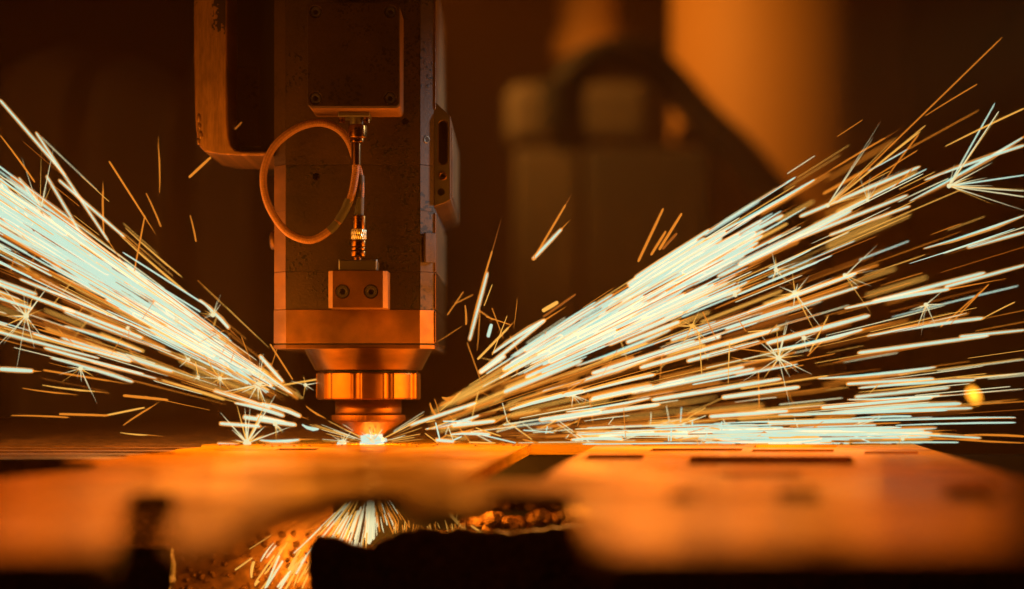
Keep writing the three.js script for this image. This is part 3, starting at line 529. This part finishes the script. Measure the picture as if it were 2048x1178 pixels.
// tight cores where the streaks merge
function core(kind, n, [ax, ay], [bx, by], spread, l0, l1, w0, w1) {
  const L = Math.hypot(bx - ax, by - ay), ux = (bx - ax) / L, uy = (by - ay) / L;
  for (let i = 0; i < n; i++) { const t = R(0, L), o = gauss() * spread, l = R(l0, l1), tilt = gauss() * 0.02 + o * 0.00045, x = ax + ux * t - uy * o, y = ay + uy * t + ux * o; spark(kind, 'white', x, y, x + l * (ux - uy * tilt), y + l * (uy + ux * tilt), R(w0, w1), gauss() * 0.02, R(-0.01, 0.01)); }
}
core('right', 26, [1080, 705], [1400, 525], 26, 110, 230, 6, 9.5);
core('left', 26, [430, 690], [60, 455], 34, 120, 260, 6, 9);
// the many more that cannot be told apart
plume('left', 110, O, -1, 26, 37, 260, 900, 70, 330, 2.2, 4.2, { white: 0.6, zs: 0.045 });
plume('left', 90, O, -1, 15, 33, 180, 860, 50, 240, 1.6, 3.1, { white: 0.4, zs: 0.05, flat: 0.1 });
plume('right', 90, O, 1, 22, 33, 260, 860, 70, 260, 2.2, 4.6, { white: 0.65, zs: 0.04 });
plume('right', 150, O, 1, 3, 29, 200, 1250, 60, 280, 1.6, 3.1, { white: 0.42, zs: 0.05 });
plume('right', 60, O, 1, 0.2, 4.5, 380, 1080, 80, 320, 2.2, 4.4, { white: 0.72, flat: 0.5, zs: 0.05 });
plume('left', 60, O, -1, 10, 44, 200, 800, 40, 160, 1.2, 2.2, { white: 0.1, zs: 0.08 });
plume('right', 90, O, 1, -1, 34, 200, 1200, 40, 170, 1.2, 2.4, { white: 0.1, zs: 0.08 });
core('right', 60, [1080, 710], [1400, 525], 30, 80, 200, 2.6, 4.4);
core('right', 40, [1400, 868], [1700, 864], 9, 70, 200, 2.6, 5);
core('left', 70, [440, 690], [40, 450], 40, 90, 240, 2.6, 4.4);
core('left', 30, [540, 785], [400, 680], 16, 60, 150, 2.6, 4.4);
// sparks that skip off the sheet
for (let i = 0; i < 90; i++) {
  const x = 850 + 900 * Math.pow(rnd(), 1.4), y = 886 - 45 * Math.pow(rnd(), 1.5), t = R(-0.75, 0.55), l = R(14, 70), q = rnd(); spark('right', q < 0.45 ? 'white' : q < 0.75 ? 'yellow' : 'orange', x, y, x + l * Math.cos(t), Math.min(886, y - l * Math.sin(t)), R(1.4, 3.4), gauss() * 0.03);
  if (i % 4 == 0) spark('right', 'white', x, y, x + R(-14, 14), y - R(8, 40), R(1.6, 3.4), gauss() * 0.03);
}
for (let i = 0; i < 60; i++) { const x = R(860, 1750), y = R(600, 860), t = R(-1.6, 1.6), l = R(20, 90); spark('right', rnd() < 0.3 ? 'yellow' : 'orange', x, y, x + l * Math.cos(t), y - l * Math.sin(t), R(1.1, 2.6), gauss() * 0.05); }
for (let i = 0; i < 40; i++) { const x = R(20, 560), y = 480 + x * 0.5 + R(-60, 200) * (1 - x / 700), t = R(0.3, 2.9), l = R(20, 80); spark('left', rnd() < 0.3 ? 'yellow' : 'orange', x, y, x + l * Math.cos(t), Math.min(884, y - l * Math.sin(t)), R(1.1, 2.4), gauss() * 0.05); }
// thin trails leading from the cut into both fans
for (let i = 0; i < 26; i++) { const sg = i % 2 ? 1 : -1, t = R(0.06, 0.6), r0 = R(16, 60), r1 = r0 + R(25, 80); spark(sg > 0 ? 'right' : 'left', i % 3 ? 'yellow' : 'white', 746 + sg * r0 * Math.cos(t), 888 - r0 * Math.sin(t), 746 + sg * r1 * Math.cos(t), 888 - r1 * Math.sin(t), R(0.8, 1.8), R(0.0, 0.03)); }
// out-of-focus orange sparks added behind both plumes as a soft glow
plume('right', 150, O, 1, 1, 31, 120, 1100, 60, 190, 6, 11, { white: 0.0, behind: 0.24 });
plume('left', 110, O, -1, 17, 36, 160, 850, 60, 190, 6, 11, { white: 0.0, behind: 0.24 });
// below the sheet
{
  const Q = [742, 940];
  for (let i = 0; i < 44; i++) { const t = gauss() * 0.05 + 0.01, r0 = R(40, 75), r1 = R(90, 150); spark('below', 'white', Q[0] - r0 * Math.sin(t) + gauss() * 6, Q[1] + r0, Q[0] - r1 * Math.sin(t) + gauss() * 6, Q[1] + r1, R(4, 8), gauss() * 0.01); }
  for (let i = 0; i < 70; i++) { const t = R(0.05, 0.72), r0 = R(60, 170), r1 = r0 + R(25, 95), c = rnd() < 0.55 ? 'white' : rnd() < 0.5 ? 'yellow' : 'orange'; spark('below', c, Q[0] - r0 * Math.sin(t), Q[1] + r0 * Math.cos(t), Q[0] - r1 * Math.sin(t * 1.05), Q[1] + r1 * Math.cos(t * 1.05), R(2, 4.6), gauss() * 0.015); }
  for (let i = 0; i < 30; i++) { const t = -R(0.05, 0.6), r0 = R(55, 95), r1 = r0 + R(15, 45); spark('below', rnd() < 0.3 ? 'white' : 'orange', Q[0] - r0 * Math.sin(t), Q[1] + r0 * Math.cos(t), Q[0] - r1 * Math.sin(t), Q[1] + r1 * Math.cos(t), R(1.6, 3), gauss() * 0.015); }
  for (let i = 0; i < 34; i++) { const x = R(770, 930), y = R(1038, 1052), s = R(-10, 8); spark('below', rnd() < 0.3 ? 'yellow' : 'orange', x, y, x - s, y + R(14, 30), R(1.6, 3), R(0.0, 0.02)); }
  for (const [a, b, c, d, w] of [[898, 1022, 930, 1062, 5], [900, 1030, 925, 1056, 4], [912, 1040, 918, 1012, 3], [942, 1050, 978, 1080, 5], [1129, 1002, 1136, 974, 5.5], [503, 1156, 508, 1122, 7], [498, 1098, 542, 1070, 2.4], [470, 1140, 505, 1115, 4], [510, 1172, 518, 1162, 7]]) spark('below', 'yellow', a, b, c, d, w, 0);
  for (let i = 0; i < 22; i++) { const x = R(545, 620), y = R(1080, 1150), l = R(30, 80), t = R(0.4, 0.7); spark('below', rnd() < 0.6 ? 'white' : 'yellow', x, y, x - l * Math.sin(t), y + l * Math.cos(t), R(3, 5.5), gauss() * 0.012); }
}
// everything too fine to pick out
{
  const geos = [], mats = [];
  for (const k of Object.keys(fine)) {
    const part = fine[k].map(([a, b, r, form]) => { const o = new THREE.Object3D(); place(o, a, b, r); o.updateMatrix(); return form.clone().applyMatrix4(o.matrix); });
    if (part.length) { geos.push(mergeGeometries(part)); mats.push(HOT[k]); }
  }
  const m = mesh('glowing_spark_shower', mergeGeometries(geos, true), mats, scene); m.castShadow = false;
  tag(m, 'countless fine sparks filling both plumes around the nozzle', 'sparks', null, 'stuff');
}
// bursting sparks: a bright kernel with rays
function burst(px, py, n, len, w, { dir = 0, spread = Math.PI, temp = 'white', z = 0.01, label } = {}) {
  const g = thing('glowing_spark_burst', label ?? 'star-shaped bursting spark inside the plume', 'spark burst', label ? undefined : 'bursting sparks in the plumes');
  g.position.copy(at(px, py, z));
  const k = mesh('kernel', beadGeos[0], HOT[temp], g); k.scale.setScalar(w * 1.1 / F); k.castShadow = false;
  n = Math.round(n * 0.75);
  for (let i = 0; i < n; i++) {
    const t = dir + spread * (2 * ((i + 2.2 * rnd()) / n) - 1), L = len * (0.22 + 0.85 * Math.pow(rnd(), 1.7)) / F, zz = gauss() * 0.35;
    const m = mesh('ray', rayGeo, HOT[i % 3 ? temp : 'yellow'], g); m.castShadow = false;
    place(m, new THREE.Vector3(), new THREE.Vector3(Math.cos(t) * L, Math.sin(t) * L, zz * L), w * R(0.12, 0.36) / F);
  }
}
burst(1557, 716, 26, 100, 5); burst(1852, 610, 20, 66, 4, { dir: -1.3, spread: 2.2 }); burst(1552, 540, 14, 60, 4, { dir: -0.4, spread: 2 }); burst(1690, 551, 14, 90, 4, { dir: -0.1, spread: 0.9 });
burst(1590, 586, 16, 90, 5); burst(1384, 652, 18, 60, 4, { temp: 'yellow' }); burst(1146, 790, 14, 50, 4, { dir: -0.9, spread: 1.8 }); burst(1608, 676, 12, 36, 4); burst(1805, 878, 7, 40, 3.4); burst(1470, 590, 12, 70, 4, { dir: 1.2, spread: 1.2 });
burst(1655, 411, 12, 190, 3.6, { dir: 0.62, spread: 0.42, label: 'spark splitting into a narrow fan of rays against the orange column' });
burst(1898, 372, 16, 190, 4, { dir: 0.35, spread: 0.85, label: 'spark splitting into a wide fan of long rays above the sheet corner' });
burst(1735, 400, 8, 60, 3.4, { dir: 1.0, spread: 0.9 });
burst(516, 770, 34, 70, 6); burst(426, 630, 20, 44, 4, { dir: 2, spread: 1.6 }); burst(52, 632, 26, 110, 5, { dir: 2.8, spread: 2.6 }); burst(161, 737, 14, 80, 4, { dir: -2, spread: 1.8 }); burst(352, 646, 16, 50, 3.6); burst(376, 719, 14, 40, 3.4);
burst(440, 757, 14, 60, 3.6); burst(396, 755, 12, 34, 3.2); burst(611, 770, 12, 34, 3.2, { label: 'small spark star floating beside the fluted ring nut' }); burst(255, 656, 10, 24, 3); burst(80, 425, 12, 130, 4, { dir: 1.5, spread: 0.4, label: 'spark spraying upward rays from the edge of the dense plume' });
burst(494, 886, 22, 110, 7, { dir: Math.PI / 2, spread: 1.45, label: 'low spark burst spreading on the sheet between slats and nozzle' });
burst(550, 848, 8, 50, 4, { dir: -1.1, spread: 0.4 });
burst(686, 886, 20, 42, 4, { dir: 1.7, spread: 1.7, label: 'crackling spark burst on the sheet next to the molten cut' });
// the cut itself and a hot drop beside it
{
  const l = [], d = [];
  for (let i = 0; i < 40; i++) l.push([at(746 + gauss() * 13, 888 - Math.abs(gauss()) * 20, 0.002 + gauss() * 0.004), R(0.0012, 0.0036), i]);
  l.push([at(724, 888, 0.004), 0.0012, 1], [at(726, 880, 0.004), 0.0011, 2], [at(770, 880, 0.004), 0.0011, 2]);
  const pool = tag(beads('glowing_melt', l, HOT.melt, scene), 'blinding molten cut point right under the nozzle tip', 'molten metal');
  { const c = at(746, 888, 0.004); for (const [r, h] of [[0.0054, 0.0085]]) { const f = mesh('halo', lathe([[0.0001, 0], [r * 0.8, 0.0002], [r, h * 0.25], [r * 0.8, h * 0.6], [r * 0.35, h * 0.9], [0.0001, h]], 24), halo, pool); f.position.copy(c); f.castShadow = false; } }  // emissive shell painting a glow round the melt
  for (let i = 0; i < 7; i++) d.push([at(685 + gauss() * 7, 886 + gauss() * 4, 0.004), R(0.0008, 0.0018), i]);
  tag(beads('glowing_drop', d, HOT.melt, scene), 'small white-hot droplet left on the sheet by the cut', 'molten metal');
}
burst(746, 882, 18, 70, 4, { dir: 1.5, spread: 1.9, label: 'spray of short sparks leaving the molten cut under the nozzle' });
// droplets far out of focus
{
  const drop = (px, py, z, r, mat, label, turn = 0) => { const m = mesh('glowing_droplet', beadGeos[2], mat, scene); m.scale.set(r, r * 1.8, r); m.rotation.z = turn; m.position.copy(at(px, py, z)); m.castShadow = false; tag(m, label, 'droplet', label.startsWith('blurred white') ? 'blurred white droplets over the sheet' : undefined); };
  drop(1948, 791, 0.30, 0.0016, HOT.bokeh, 'blurred orange droplet hanging beyond the sheet corner', 0.5);
}
renderer.render(scene, camera);
